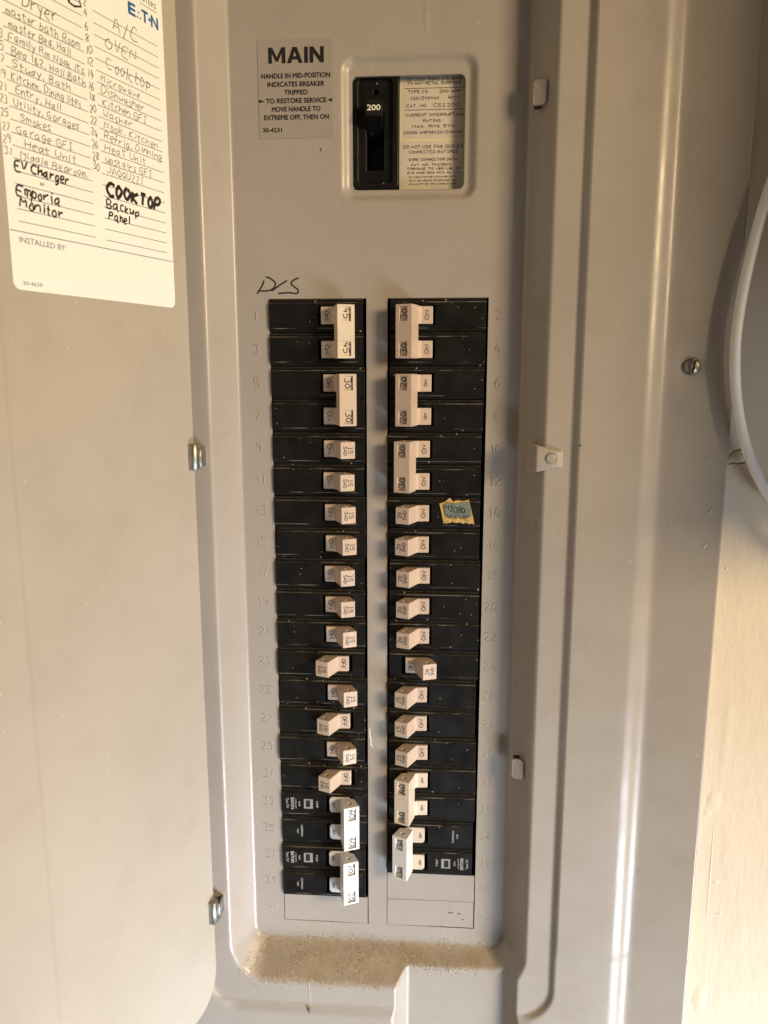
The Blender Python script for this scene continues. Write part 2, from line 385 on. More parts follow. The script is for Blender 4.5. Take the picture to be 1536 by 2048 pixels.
def q_(t, b_): return np.where(t < -b_, 0, np.where(t > b_, t, (t + b_) ** 2 / (4 * b_)))
def srmp(t, b_=0.12): return q_(t, b_) - q_(t - 1, b_)
def sdrr(x, z, x0, x1, z0, z1, r):
    cx, cz = (x0 + x1) / 2, (z0 + z1) / 2
    ax = np.abs(x - cx) - (x1 - x0) / 2 + r; az = np.abs(z - cz) - (z1 - z0) / 2 + r
    return np.sqrt(np.maximum(ax, 0) ** 2 + np.maximum(az, 0) ** 2) + np.minimum(np.maximum(ax, az), 0) - r
LX0, LX1, RX0, RX1 = -62.7, -6.6, 5.5, 62.7
ZB = -21 * 19.05
WIN = (-14.3, 47.7, 58.9, 117.9)
def height(x, z):
    zz = np.where(z < -413, -413 + (z + 413) * 11.3 / 16.5, z)
    pan = 20 * srmp(sdrr(x, zz, -82.5, 82.5, -413, 190, 9) / 11.3, 0.13)
    ch = 10 + 13 * srmp(sdrr(x, z, 19.5, 82.0, -700, -400, 10) / 9.5, 0.15)
    zr = np.where(z < -430, -430 + (z + 430) * np.where(z < -444.3, 0.45, 1.0) + np.where(z < -444.3, -14.3 * .55, 0), z)
    ss_ = lambda t: np.clip(t, 0, 1) ** 2 * (3 - 2 * np.clip(t, 0, 1))
    fac = 1 - .25 * ss_((110 - np.abs(x)) / 18) * ss_((-432 - z) / 10)
    lip = pan + 3.2 * fac * srmp(sdrr(x, zr, -109.3, 109.3, -444.3, 225, 20) / 3.0, 0.3)
    k = 1.2; h_ = np.clip(.5 + .5 * (lip - ch) / k, 0, 1)
    h = lip * (1 - h_) + ch * h_ - k * h_ * (1 - h_)
    h = np.where(z > -400, lip, h)
    h = h - 4.6 * srmp(sdrr(x, z, -148.6, 148.6, -484, 282, 6) / 7.5, 0.5)
    h = h - 3 * srmp(-sdrr(x, z, -19.9, 54.1, 52.6, 127.5, 8) / 3.6, 0.3)
    h = h - 1.6 * np.exp(-((x - 170.5) ** 2 + (z + 38.3) ** 2) / 55.0)
    h = h + 5.0 * np.clip((np.abs(x) - 156) / 37, 0, 1)                # flange springs off the wall
    h = h + 0.10 * np.sin(x * .031 + 1) * np.sin(z * .017 + .4)          # sheet is never dead flat
    return h
def axis_pts(segs, musts):
    p = []
    for a, b_, st in segs:
        n = max(1, int(round((b_ - a) / st))); p += list(np.linspace(a, b_, n + 1))
    p = np.unique(np.round(np.array(p), 3))
    for mm in musts:
        i = np.argmin(np.abs(p - mm))
        p[i] = mm
    return np.unique(p)
xs = axis_pts([(-193, -188, 1), (-188, -158, 5), (-158, -145, .7), (-145, -113, 4), (-113, -79, .7), (-79, -24, 2), (-24, 60, .7), (60, 79, 1.5), (79, 113, .7), (113, 145, 4), (145, 158, .6), (158, 188, 1.5), (188, 193, 1)], (LX0, LX1, RX0, RX1))
zs = axis_pts([(-530, -495, 5), (-495, -480, 1), (-480, -452, 3), (-452, -402, .7), (-402, -60, 2.4), (-60, 2, 1.6), (2, 48, 2), (48, 132, .7), (132, 330, 4)], (0, ZB))
X, Z = np.meshgrid(xs, zs); 
X = X.copy(); Z = Z.copy()
# snap the grid to the rounded window of the main breaker
sd = sdrr(X, Z, *WIN, 3.0)
e = 1e-3
gx = (sdrr(X + e, Z, *WIN, 3.0) - sd) / e; gz = (sdrr(X, Z + e, *WIN, 3.0) - sd) / e
near = np.abs(sd) < 0.42
X[near] -= (gx * sd)[near]; Z[near] -= (gz * sd)[near]
D = height(X, Z)
D[:, 0] = D[:, -1] = 17.8; D[0, :] = D[-1, :] = 17.8
nx, nz = len(xs), len(zs)
idx = np.arange(nx * nz).reshape(nz, nx)
quads = np.stack([idx[:-1, :-1], idx[:-1, 1:], idx[1:, 1:], idx[1:, :-1]], -1).reshape(-1, 4)
V = np.column_stack((X.ravel(), D.ravel(), Z.ravel()))
cx = V[quads, 0].mean(1); cz = V[quads, 2].mean(1)
hole = ((cx > LX0) & (cx < LX1) & (cz < 0) & (cz > ZB)) | ((cx > RX0) & (cx < RX1) & (cz < 0) & (cz > ZB)) | (sdrr(cx, cz, *WIN, 3.0) < -0.02)
outer = sdrr(cx, cz, -113.5, 113.5, -449, 229, 24) > 0
def submesh(name, msk, extra=None):
    f = quads[msk]; used, inv = np.unique(f, return_inverse=True); v = V[used]; f = inv.reshape(-1, 4).tolist(); v = v.tolist()
    if extra:
        for ev, ef in extra:
            o0 = len(v); v += ev; f += [[i + o0 for i in q] for q in ef]
    return from_np(name, v, f, True)
def rim(outline, d0, d1):
    n = len(outline)
    return ([(x, d0, z) for x, z in outline] + [(x, d1, z) for x, z in outline], [[i, (i + 1) % n, n + (i + 1) % n, n + i] for i in range(n)])
ex = [rim([(a, 0), (a, ZB), (b_, ZB), (b_, 0)], 0.05, -1.6) for a, b_ in ((LX0, LX1), (RX0, RX1))]
ex.append(rim(rrect(WIN[0], WIN[1], WIN[2], WIN[3], 3.0), -2.95, -4.6))
deadfront = meshobj('deadfront', submesh('deadfront', ~hole & ~outer, ex), M_panel, panel)
deadfront['label'] = 'recessed grey deadfront pan with embossed slot numbers and brown dust on its lower ledge'
trim = meshobj('trim_frame', submesh('trim_frame', ~hole & outer), M_panel, panel)
meshobj('interior_back', boxm(-138, 138, -62, -58, -470, 270, 'interior_back'), M_dark, panel)
# unused slots closed by twist-out plates
def filler(x0, x1, k, gap_t, gap_b, tilt):
    z1 = -k * 19.05 - gap_t; z0 = -(k + 1) * 19.05 + gap_b
    v = []; n = 14
    for zz in (z0, z1):
        for i in range(n + 1):
            t = i / n; v.append((x0 + (x1 - x0) * t, -0.1 + tilt * (t - .5) - .25 * math.sin(t * math.pi), zz))
    m_ = len(v); v += [(a, d - 1.4, z) for a, d, z in v]
    f = []
    for i in range(n):
        f += [[i, i + 1, n + 2 + i, n + 1 + i], [m_ + i, m_ + n + 1 + i, m_ + n + 2 + i, m_ + i + 1], [i, m_ + i, m_ + i + 1, i + 1], [n + 1 + i, n + 2 + i, m_ + n + 2 + i, m_ + n + 1 + i]]
    f += [[0, n + 1, m_ + n + 1, m_], [n, m_ + n, m_ + 2 * n + 1, 2 * n + 1]]
    return meshobj('filler_plate', fixn(from_np('filler_plate', v, f)), M_panel, panel)
filler(LX0 + .35, LX1 - .6, 20, -.3, .06, .3)
filler(RX0 + .35, RX1 - .55, 19, .1, .16, -.3)
filler(RX0 + .35, RX1 - .7, 20, .2, .22, -.5)

# embossed slot numbers
for k in range(21):
    for side in (0, 1):
        s = str(2 * k + 1 + side); rn = random.Random(5)
        polys, w = hand(s, 5.0, 0.0, 0, rn, 0.95, 1.6)
        xc = -70.4 if side == 0 else 69.4
        zc = -(k + .5) * 19.05 - 2.4
        deep = 1.0 if k < 7 else (0.7 if k < 11 else 0.42)
        strokes('slot_number', [[(a + xc - w / 2, bb + zc) for a, bb in p] for p in polys], .42, FRONT(0.05), M_panel, deadfront, deep, -.05)
# D/S in marker
DS = [[(-65.5, 10.2), (-65.8, 9.0), (-66.4, 7.6), (-67.8, 5.4), (-69.6, 2.9)],
      [(-64.2, 12.1), (-62.4, 11.7), (-60.7, 10.7), (-59.2, 9.4), (-58.7, 8.2), (-59.2, 6.8), (-60.3, 5.6), (-62, 4.8), (-63.9, 4.4), (-66.5, 4.4), (-68.5, 4.8)],
      [(-52.1, 10.1), (-54, 9.0), (-56.2, 7.7), (-58.7, 6.0), (-61.1, 4.4)],
      [(-45.4, 11.5), (-47.5, 10.7), (-49.2, 9.6), (-49.7, 8.6), (-49.3, 7.6), (-47.6, 6.4), (-46.0, 5.2), (-45.6, 4.3), (-45.9, 3.4), (-46.8, 2.8), (-48.6, 3.1), (-51.2, 3.4), (-54, 3.2), (-57.3, 3.0)]]
strokes('marker_writing', DS, .40, FRONT(0.1), M_ink, deadfront, 0.08, 0.06)

# hinges, door stops, latch pad, screw
for hz, ln in ((-88, 14.5), (-373, 14.5)):
    hg = meshobj('hinge', join([cylm((-101.3, 30.0, hz), 'z', 3.1, ln, 22), boxm(-101.5, -97.6, 27.5, 28.7, hz - ln / 2 + 1, hz + ln / 2 - 3),
                                boxm(-98.4, -97.4, 19.5, 28.6, hz - ln / 2 + 1, hz + ln / 2 - 3)]), M_zinc, panel)
    for p in hg.data.polygons:
        if len(p.vertices) == 4: p.use_smooth = True
    bev(hg.data, .25, 1, 50)
    meshobj('hinge_leaf', bev(boxm(-105.6, -103.6, 30.2, 31.2, hz - ln / 2 - 1, hz + ln / 2), .2, 1), M_screw, hg)
    meshobj('hinge_slot', boxm(-106.3, -105.5, 30.0, 31.6, hz - ln / 2 - 1.2, hz + ln / 2 + .3), M_dark, hg)
for (tz, h2, up) in ((102.3, 6.3, 0), (-279.5, 6.6, 1)):
    ol = rrect(82.4, 89.0, tz - h2, tz + h2, 2.0)
    pl = plate(ol, 10.6, 11.8, 'door_stop')
    for v in pl.vertices:                              # lip curls back towards the side wall
        t = (v.co.x * 1000 - 82.4) / 6.6; v.co.y -= .0030 * t * t
    ts = meshobj('door_stop', bev(pl, .45, 2), M_panel, panel)
    zz = tz - h2 - .3 if not up else tz + h2 + .3
    meshobj('punched_slot', bev(boxm(83.4, 87.2, 9.0, 11.9, zz - .55, zz + .55), .2, 1), M_dark, ts)
# latch pad: a raised tongue with a rivet
b0 = [(84.8, -97.5), (104.8, -94.2), (104.8, -84.0), (84.8, -80.0)]; t0 = [(89.4, -96.3), (101.6, -92.6), (101.6, -84.9), (89.4, -81.4)]
lp = from_np('latch_pad', [(x, 12.5 if x < 90 else 19.6, z) for x, z in b0] + [(x, 23.4, z) for x, z in t0], [[0, 1, 2, 3], [4, 5, 6, 7], [0, 1, 5, 4], [1, 2, 6, 5], [2, 3, 7, 6], [3, 0, 4, 7]])
pad = meshobj('latch_pad', bev(fixn(lp), 1.0, 3), M_panel, panel)
for p in pad.data.polygons: p.use_smooth = True
meshobj('rivet', bev(cylm((97.4, 23.3, -88.3), 'd', 2.6, 1.8, 20, 'rivet'), .35, 2), M_panel, pad)
rg = boolean(cylm((97.4, 23.3, -88.3), 'd', 3.25, 0.7, 24), [cylm((97.4, 23.3, -88.3), 'd', 2.75, 3, 24)])
meshobj('rivet_gap', rg, M_box, pad)
sv = [(0, 3.0)]; sf = []; n = 24
for rr, hh in ((1.5, 2.85), (3.1, 2.2), (4.3, 1.2), (4.7, 0.2), (4.7, -1.2)):
    for i in range(n): sv.append((rr, hh, 2 * math.pi * i / n))
pts = [(0, 2.9, 0)] + [(r_ * math.cos(t), h_, r_ * math.sin(t)) for r_, h_, t in sv[1:]]
fc = [[0, 1 + i, 1 + (i + 1) % n] for i in range(n)]
for j in range(4): fc += [[1 + j * n + i, 1 + (j + 1) * n + i, 1 + (j + 1) * n + (i + 1) % n, 1 + j * n + (i + 1) % n] for i in range(n)]
fc.append([1 + 4 * n + i for i in range(n)])
scm = fixn(from_np('mounting_screw', pts, fc))
ct = boxm(-.62, .62, 1.3, 4, -6, 6); ct.transform(Matrix.Rotation(R(8), 4, 'Y'))
scm = boolean(scm, [ct]); scm.transform(Matrix.Translation((.1712, -.0195, -.0385)))
sc_o = meshobj('mounting_screw', scm, M_screw, panel)
sc_o['label'] = 'slotted round steel screw in the right flange'
# small drilled hole and scratches
meshobj('pilot_hole', cylm((112.9, 23.3, -81.1), 'd', .55, .12, 12), M_dark, panel)
strokes('bare_metal_scratch', [[(-5.9, -262.3), (-5.4, -265), (-5.6, -267), (-4.7, -270), (-4.9, -273), (-3.6, -274.6)]], .45, FRONT(0.05), M_chip, deadfront, .1, .05)
for x, z in ((186, 36), (183, -138), (185, -118), (188, -262)):
    strokes('paint_scratch', [[(x, z), (x + 1.5, z + 2.5)]], .16, FRONT(23.0), M_chip, trim, .2, .05)

lump('paint_run', 26.0, 146, 2.2, 15, .22, deadfront, M_panel, d=-0.05)
for a, bb, l in ((46, -389.8, 3), (52, -390.2, 2), (54.5, -394.2, 1.6)):
    strokes('grease_smear', [[(a, bb), (a + l * .5, bb + .5), (a + l, bb + .3)]], .24, FRONT(-.1), M_smear, deadfront, .06, .03)
strokes('cobweb_strand', [[(-43.2, -427.5), (-43.4, -434), (-42.9, -440), (-42.7, -444.5)]], .09, FRONT(20.3), M_chip, deadfront, .8, .2)
lump('dirt_clump', -43, -448, 1.1, 1.9, .9, deadfront, M_smear, d=22.1, rot=.5)
lump('dirt_clump', -31.5, 79.8, .5, 1.0, .4, deadfront, M_smear, d=0.1, rot=.3)
# loose dust on the lower ledge
def grains(name, n, fx, parent, mat, rmin, rmax):
    v = []; f = []
    for _ in range(n):
        x, z = fx()
        d = float(height(np.array([x]), np.array([z]))[0]); r = rmin + (rmax - rmin) * random.random() ** 3
        o0 = len(v); ph = random.uniform(0, 6.28)
        for i in range(3):
            t = ph + 2.094 * i; v.append((x + r * math.cos(t), d, z + r * math.sin(t)))
        v.append((x, d + r * 1.1, z)); f += [[o0, o0 + 1, o0 + 3], [o0 + 1, o0 + 2, o0 + 3], [o0 + 2, o0, o0 + 3]]
    o = meshobj(name, fixn(from_np(name, v, f)), mat, parent); o['kind'] = 'stuff'; return o
from mathutils import noise as mnoise
def ledge():
    while True:
        x = random.uniform(-90, 84)
        z = random.gauss(-420.5, 5.4) if x < 16 else random.gauss(-417, 3.8)
        if z > -407 or z < (-436 if x < 16 else -428): continue
        c_ = mnoise.noise((x * .055, z * .11, 0)) + .7 * mnoise.noise((x * .21, z * .3, 4))
        keep = .46 + 1.0 * c_ + (.12 if x < -10 else 0) - (.35 if x > 55 else 0) - max(0, (-74 - x) * .035)
        if random.random() < keep: return x, z
grains('dust', 7500, ledge, deadfront, M_dust, .12, .55)
def crease():
    x = random.uniform(-96, 14); return (x, -444.4 + random.gauss(0, .7)) if random.random() < .8 else (random.uniform(93, 108), -444.2 + random.gauss(0, .7))
grains('dust', 300, crease, deadfront, M_dust, .08, .3)
def dish(): return random.uniform(-16, 52), 54.2 + random.gauss(0, .8)
grains('dust', 700, dish, deadfront, M_dust, .06, .2)
def lower(): return random.uniform(-90, 85), random.uniform(-470, -405)
grains('dust', 500, lower, deadfront, M_dust, .06, .25)

# ------------------------------------------------------------------ door with rounded corners
PH = R(21); HX, HD = -102.0, 28.0
def dpt(s, z, n=0.0):        # s along the door from the hinge, n out of its inner face
    return (HX - s * math.sin(PH) + n * math.cos(PH), HD + s * math.cos(PH) + n * math.sin(PH), z)
ol = rrect(-0.5, 214, -437.5, 222, 22, 10)
dv = []; df = []; ns = 60
ss = sorted(set(list(np.linspace(-.5, 21.5, 12)) + list(np.linspace(21.5, 116, 12)) + list(np.linspace(116, 122, 9)) + list(np.linspace(122, 192, 8)) + list(np.linspace(192, 214, 12))))
def zlim(s):
    c_ = 0.0
    if s < 21.5: c_ = 22 - math.sqrt(max(0, 22 ** 2 - (21.5 - s) ** 2))
    if s > 192: c_ = 22 - math.sqrt(max(0, 22 ** 2 - (s - 192) ** 2))
    return -437.5 + c_, 222 - c_
nzd = 90; front = []; back = []
for s in ss:
    a, b_ = zlim(s)
    off = 0.45 * float(srmp(np.array([(s - 117.5) / 2.0]), .3)[0]) - .45 * float(srmp(np.array([(s - 205) / 3]), .3)[0])
    for j in range(nzd + 1):
        z = a + (b_ - a) * j / nzd
        wob = .12 * math.sin(s * .04 + z * .013)
        dv.append(dpt(s, z, off + wob))
nf = len(dv)
for i, s in enumerate(ss):
    a, b_ = zlim(s)
    for j in range(nzd + 1): dv.append(dpt(s, a + (b_ - a) * j / nzd, -2.2))
for i in range(len(ss) - 1):
    for j in range(nzd):
        p = i * (nzd + 1) + j
        df += [[p, p + 1, p + nzd + 2, p + nzd + 1], [nf + p, nf + p + nzd + 1, nf + p + nzd + 2, nf + p + 1]]
    p = i * (nzd + 1); df.append([p, p + nzd + 1, nf + p + nzd + 1, nf + p]); p += nzd; df.append([p, nf + p, nf + p + nzd + 1, p + nzd + 1])
for j in range(nzd):
    df.append([j, nf + j, nf + j + 1, j + 1]); p = (len(ss) - 1) * (nzd + 1) + j; df.append([p, p + 1, nf + p + 1, nf + p])
dme = fixn(from_np('door', dv, df)); dme.polygons.foreach_set('use_smooth', [True] * len(dme.polygons))
bmx = bmesh.new(); bmx.from_mesh(dme)
for ed in bmx.edges:
    if len(ed.link_faces) == 2 and ed.calc_face_angle(0) > R(40): ed.smooth = False
bmx.to_mesh(dme); bmx.free()
door = meshobj('door', dme, M_door, panel)
door['label'] = 'open grey steel door with rounded lower corner carrying the circuit card'

# ------------------------------------------------------------------ circuit directory card on the door
card = empty('directory_card', tuple(Vector((dpt(60, -8)[0], -dpt(60, -8)[1], dpt(60, -8)[2])) * MM))
tag(card, 'cream ruled card of handwritten circuit names stuck inside the open panel door', 'circuit card')
CINV = Matrix.Translation(card.location).inverted()
CF = CINV @ frame(dpt(111, 0, 0.25), (math.sin(PH), -math.cos(PH), 0), (0, 0, 1))
co_ = rrect(0, 101, -8, 152, 3.5, 6); n = len(co_)
me = bpy.data.meshes.new('card_sheet')
me.from_pydata([tuple(CF @ Vector((a, bb, 0.0))) for a, bb in co_] + [tuple(CF @ Vector((a, bb, -.25))) for a, bb in co_], [],
               [list(range(n)), list(range(2 * n - 1, n - 1, -1))] + [[i, (i + 1) % n, n + (i + 1) % n, n + i] for i in range(n)])
meshobj('card_sheet', fixn(me), M_card, card)
def rule(u0, u1, z, w=.3, mat=None, nm='ruled_line'):
    me = bpy.data.meshes.new(nm)
    me.from_pydata([tuple(CF @ Vector(p)) for p in ((u0, z - w / 2, .04), (u1, z - w / 2, .04), (u1, z + w / 2, .04), (u0, z + w / 2, .04))], [], [[0, 1, 2, 3]])
    return meshobj(nm, me, mat or M_rule, card)
LP = lambda k: 19.7 + 4.93 * k
for k in range(0, 26): rule(4.8, 47.2, LP(k))
for k in range(0, 21): rule(53.7, 96.5, LP(k) - .15)
rule(0.2, 100.6, 15.6, .35); rule(85, 97, 133.6, .3)
lettering('INSTALLED BY:', CF, 4.6, 29.4, 11.2, 2.3, M_rule, card)
lettering('30-4629', CF, 4.7, 14.6, -5.9, 1.6, M_rule, card)
lettering('LOAD CENTERS', CF, 70, 96.7, 135.0, 2.2, M_rule, card)
# maker's mark: E, three dots, T, dot, N
for ch, a, bb in (('E', 77.0, 81.6), ('T', 86.0, 90.2), ('N', 92.6, 97.4)):
    lettering(ch, CF, a, bb, 126.0, 5.0, M_blue, card, bold=0.035, name='maker_mark')
def dot(u, v, r):
    me = bpy.data.meshes.new('maker_mark')
    me.from_pydata([tuple(CF @ Vector((u + r * math.cos(t), v + r * math.sin(t), .06))) for t in [i * math.pi / 6 for i in range(12)]], [], [list(range(12))])
    meshobj('maker_mark', me, M_blue, card)
for u, v in ((83.0, 126.6), (84.9, 126.6), (83.9, 128.8)): dot(u, v, .5)
dot(91.4, 128.4, .8)
HT = []
def hw(s, u0, u1, z, h, rad=.16, mat=None, jit=.5): handtext(s, CF, u0, u1, z, h, rad, mat or M_pencil, card, jit)
for k, s, u0, u1 in ((5, 'Middle Bedroom.', 8.4, 45.5), (6, 'Heat Unit', 11, 39), (7, 'Garage GFI', 7.3, 37.2), (8, 'Smokes', 9.7, 26), (9, 'Utility, Garages', 7, 42), (10, 'Entry, Hall', 8.5, 32),
                     (11, 'Kitchen, Dining lites', 6.7, 44), (12, 'Study, Bath', 7.5, 38.6), (13, 'Bed 1&2, Hall Bath', 8, 47.3), (14, 'Family Rm Nook lts', 6.9, 47.2), (15, 'master Bed, Hall', 7.5, 39.5), (16, 'master bath Room', 6.7, 45.6)):
    hw(s, u0, u1, LP(k) + .5, 3.1)
hw('Dryer', 15, 34, LP(17) + 1.2, 5.0, .2)
for k, s in ((5, '31'), (6, '29'), (7, '27'), (8, '25'), (9, '23'), (10, '21'), (11, '19'), (12, '17'), (13, '15'), (14, '13')): hw(s, 0.6, 4.4, LP(k) + .3, 3.1)
for k, s, u1 in ((6, 'JAQQUZZI', 82), (7, 'upstairs GFI', 88), (8, 'Heat Unit', 84), (9, 'Refrig, Dinning', 96), (10, 'Nook, Kitchen', 94), (11, 'Washer', 76), (12, 'Kitchen GFI', 86), (13, 'Dishwasher', 85), (14, 'Microwave', 82.5)):
    hw(s, 56.5, u1, LP(k) + .6, 3.2)
hw('Cooktop', 59.6, 91, 95.8, 5.2, .18); hw('OVEN', 60.4, 81.5, 105.2, 5.0, .18); hw('A/C', 66, 83.5, 114.6, 6.4, .2)
for i, s in enumerate(('30', '28', '26', '24', '22', '20', '18', '16', '14', '12', '10', '8', '6', '4', '2')):
    hw(s, 48.4, 52.6 if len(s) == 2 else 50.8, LP(6 + i) + .2, 3.4, .18)
hw('EV Charger', 5.1, 34, 39.7, 3.7, .42, M_ink); hw('"', 17, 20, 34.5, 3.6, .3, M_ink); hw('Emporia', 4.8, 28.4, 30.0, 4.2, .42, M_ink); hw('Monitor', 6.4, 30, 25.2, 4.0, .42, M_ink)
hw('COOKTOP', 56.2, 93.5, 40.2, 5.6, .85, M_ink); hw('Backup', 55.3, 77.8, 34.2, 4.0, .42, M_ink); hw('Panel', 56.5, 70.8, 29.3, 4.0, .42, M_ink)
strokes('handwriting', [[(39.7, 116.2), (43.5, 121.5), (45.5, 121), (47.1, 117.0), (43.0, 115.6), (39.7, 116.2)]], .5, CF, M_ink, card, .1, .05)

# ------------------------------------------------------------------ MAIN sticker
stick = empty('instruction_sticker', (-.045, 0, .0858))
tag(stick, 'clear sticker headed MAIN with black bold instructions beside the main breaker', 'sticker')
SF = Matrix.Translation(stick.location).inverted() @ FRONT(0)
me = plate([(x + 45, z - 85.8) for x, z in rrect(-65.8, -25.0, 86.0, 136.2, .8, 3)], .12, .20, 'sticker_film')
meshobj('sticker_film', me, M_sticker, stick)
HEAD = {'M': (1.15, [[(0,0),(0,1),(.27,1),(.575,.38),(.88,1),(1.15,1),(1.15,0),(.9,0),(.9,.62),(.66,.12),(.49,.12),(.25,.62),(.25,0)]]),
        'A': (1.05, [[(0,0),(.27,0),(.525,.73),(.525,1),(.38,1)], [(1.05,0),(.67,1),(.525,1),(.525,.73),(.78,0)], [(.347,.22),(.703,.22),(.63,.42),(.417,.42)]]),
        'I': (.26, [[(0,0),(.26,0),(.26,1),(0,1)]]), 'N': (.95, [[(0,0),(0,1),(.25,1),(.70,.40),(.70,1),(.95,1),(.95,0),(.70,0),(.25,.60),(.25,0)]])}
ux = 0; tot = sum(HEAD[c_][0] for c_ in 'MAIN') + .10 * 3
for c_ in 'MAIN':
    wd, ps = HEAD[c_]; vs = []; fs = []
    for p in ps:
        fs.append(list(range(len(vs), len(vs) + len(p))))
        vs += [tuple(SF @ Vector((-59.9 + (ux + a) * 30.6 / tot, 124.3 + bb * 8.1, .26))) for a, bb in p]
    me = bpy.data.meshes.new('lettering'); me.from_pydata(vs, [], fs); meshobj('lettering', me, M_ink, stick); ux += wd + .10
for s, u0, u1, v, h, bd in (('HANDLE IN MID-POSITION', -63.9, -26.1, 116.9, 2.35, .034), ('INDICATES BREAKER', -60.6, -29.2, 112.6, 2.35, .034), ('TRIPPED', -51.4, -38.6, 108.4, 2.35, .034),
                            ('TO RESTORE SERVICE', -61.6, -28.3, 104.2, 2.35, .034), ('MOVE HANDLE TO', -58.5, -31.6, 99.9, 2.35, .034), ('EXTREME OFF, THEN ON', -62.9, -27.0, 95.7, 2.35, .034), ('30-4231', -63.8, -53.2, 89.4, 2.1, .034)):
    lettering(s, SF, u0, u1, v, h, M_ink, stick, .26, bd)
for pts_ in (((-65.6, 104.4), (-62.3, 105.3), (-65.6, 106.2)), ((-24.9, 104.4), (-27.9, 105.3), (-24.9, 106.2))):
    me = bpy.data.meshes.new('arrow_mark'); me.from_pydata([tuple(SF @ Vector((a, bb, .26))) for a, bb in pts_], [], [[0, 1, 2]]); meshobj('arrow_mark', me, M_ink, stick)

# ------------------------------------------------------------------ main breaker
mb = empty('main_breaker', (.0165, .012, .0884))
tag(mb, 'large black main breaker with 200 on its toggle beside a printed rating label', 'main breaker')
ML = Matrix.Translation(mb.location).inverted()
def under(me, name, mat, parent=mb): me.transform(ML); return meshobj(name, me, mat, parent)
body = plate(rrect(-14.9, 11.1, 59.4, 120.6, 4.0, 6), -32, -4.8, 'moulding')
body = boolean(body, [plate(rrect(-11.6, 8.2, 62.6, 117.4, 2.5, 5), -7.2, 0), boxm(-6.9, 2.9, -22, 0, 70.2, 100.2), cylm((-1.4, -8, 111), 'd', 1.5, 8, 18)])
under(bev(body, .35, 2, 40), 'moulding', M_black_main)
hp = [(103.9, -14), (104.1, 2.2), (95.6, 4.6), (92.8, -4.0), (89.0, -14)]
hd = bev(prism(hp, -6.4, 2.5, 'x'), .5, 2); under(hd, 'toggle', M_black_main)
tg = [o for o in mb.children if o.name.startswith('toggle')][0]
nvec = Vector((0, 95.6 - 104.1, 0))
TF = ML @ frame((-1.95, 3.4, 99.85), (1, 0, 0), (0, 2.2 - 4.6, 104.1 - 95.6))
lettering('200', TF, -3.6, 3.6, -1.5, 3.1, M_card, tg, .08, .02)
rl = under(plate([(11.5, 56), (52, 56), (52, 122.5), (11.5, 122.5)], -14, -9, 'rating_label'), 'rating_label', M_ratepaper)
RF = ML @ FRONT(-9)
def rbar(u0, u1, v0, v1, mat, nm, l=.05):
    me = bpy.data.meshes.new(nm); me.from_pydata([tuple(RF @ Vector(p)) for p in ((u0, v0, l), (u1, v0, l), (u1, v1, l), (u0, v1, l))], [], [[0, 1, 2, 3]]); meshobj(nm, me, mat, rl)
rbar(11.7, 51, 85.6, 87.0, M_rateedge, 'label_border'); rbar(11.7, 12.9, 87.05, 122, M_rateedge, 'label_border')
rbar(14.3, 47.2, 113.0, 113.3, M_ink, 'label_rule'); rbar(14.4, 47.2, 101.9, 102.2, M_ink, 'label_rule')
for s, u0, u1, v, h in (('(SCREW HEADS ARE LIVE)', 16.2, 45.7, 119.4, 1.35), ('IS LESS THAN 1/2  INCH', 15.8, 45.7, 117.2, 1.35), ('TO ANY METAL SURFACE', 15.8, 45.5, 115.0, 1.4), ('TYPE CS', 16.2, 27, 110.7, 1.4), ('200 AMP', 33.5, 45, 110.7, 1.4),
                        ('120/240VAC', 17.9, 33.5, 107.4, 1.4), ('40° C', 38.4, 44.6, 107.4, 1.4), ('CAT.  NO.', 15.4, 27, 103.5, 1.4), ('CS2200', 30.4, 44.6, 103.4, 1.9), ('CURRENT INTERRUPTING', 15.1, 46.7, 98.7, 1.4),
                        ('RATING', 24.8, 34.2, 95.7, 1.35), ('MAX.  RMS SYM', 18.8, 41.8, 92.8, 1.35), ('10000 AMPS@120/240VAC', 13.9, 46.8, 89.6, 1.4), ('DO NOT USE FOR SERIES', 13.9, 47, 82, 1.6), ('CONNECTED RATINGS', 16.9, 44, 79.3, 1.6),
                        ('WIRE CONNECTOR DATA', 16.9, 43.8, 75.4, 1.4), ('CAT.  NO.  TA225CC', 18.1, 40.4, 72.8, 1.05), ('TORQUE  TO  180  LB-IN', 15.8, 45.8, 70.7, 1.05), ('2/0 AWG-300 MCM AL-CU', 15.8, 45.5, 68.6, 1.05),
                        ('SUITABLE FOR USE WITH WIRE RATED', 16.9, 43.8, 66.5, .75), ('75°C OR ABOVE  SIZED PER THE', 16.9, 43.8, 64.6, .75), ('AMPACITY OF 75°C CONDUCTORS', 16.9, 43.8, 62.7, .75)):
    printed(s.replace('  ', ' '), RF, u0, u1, v, h, .15 if h > 1 else .10, M_ink, rl)

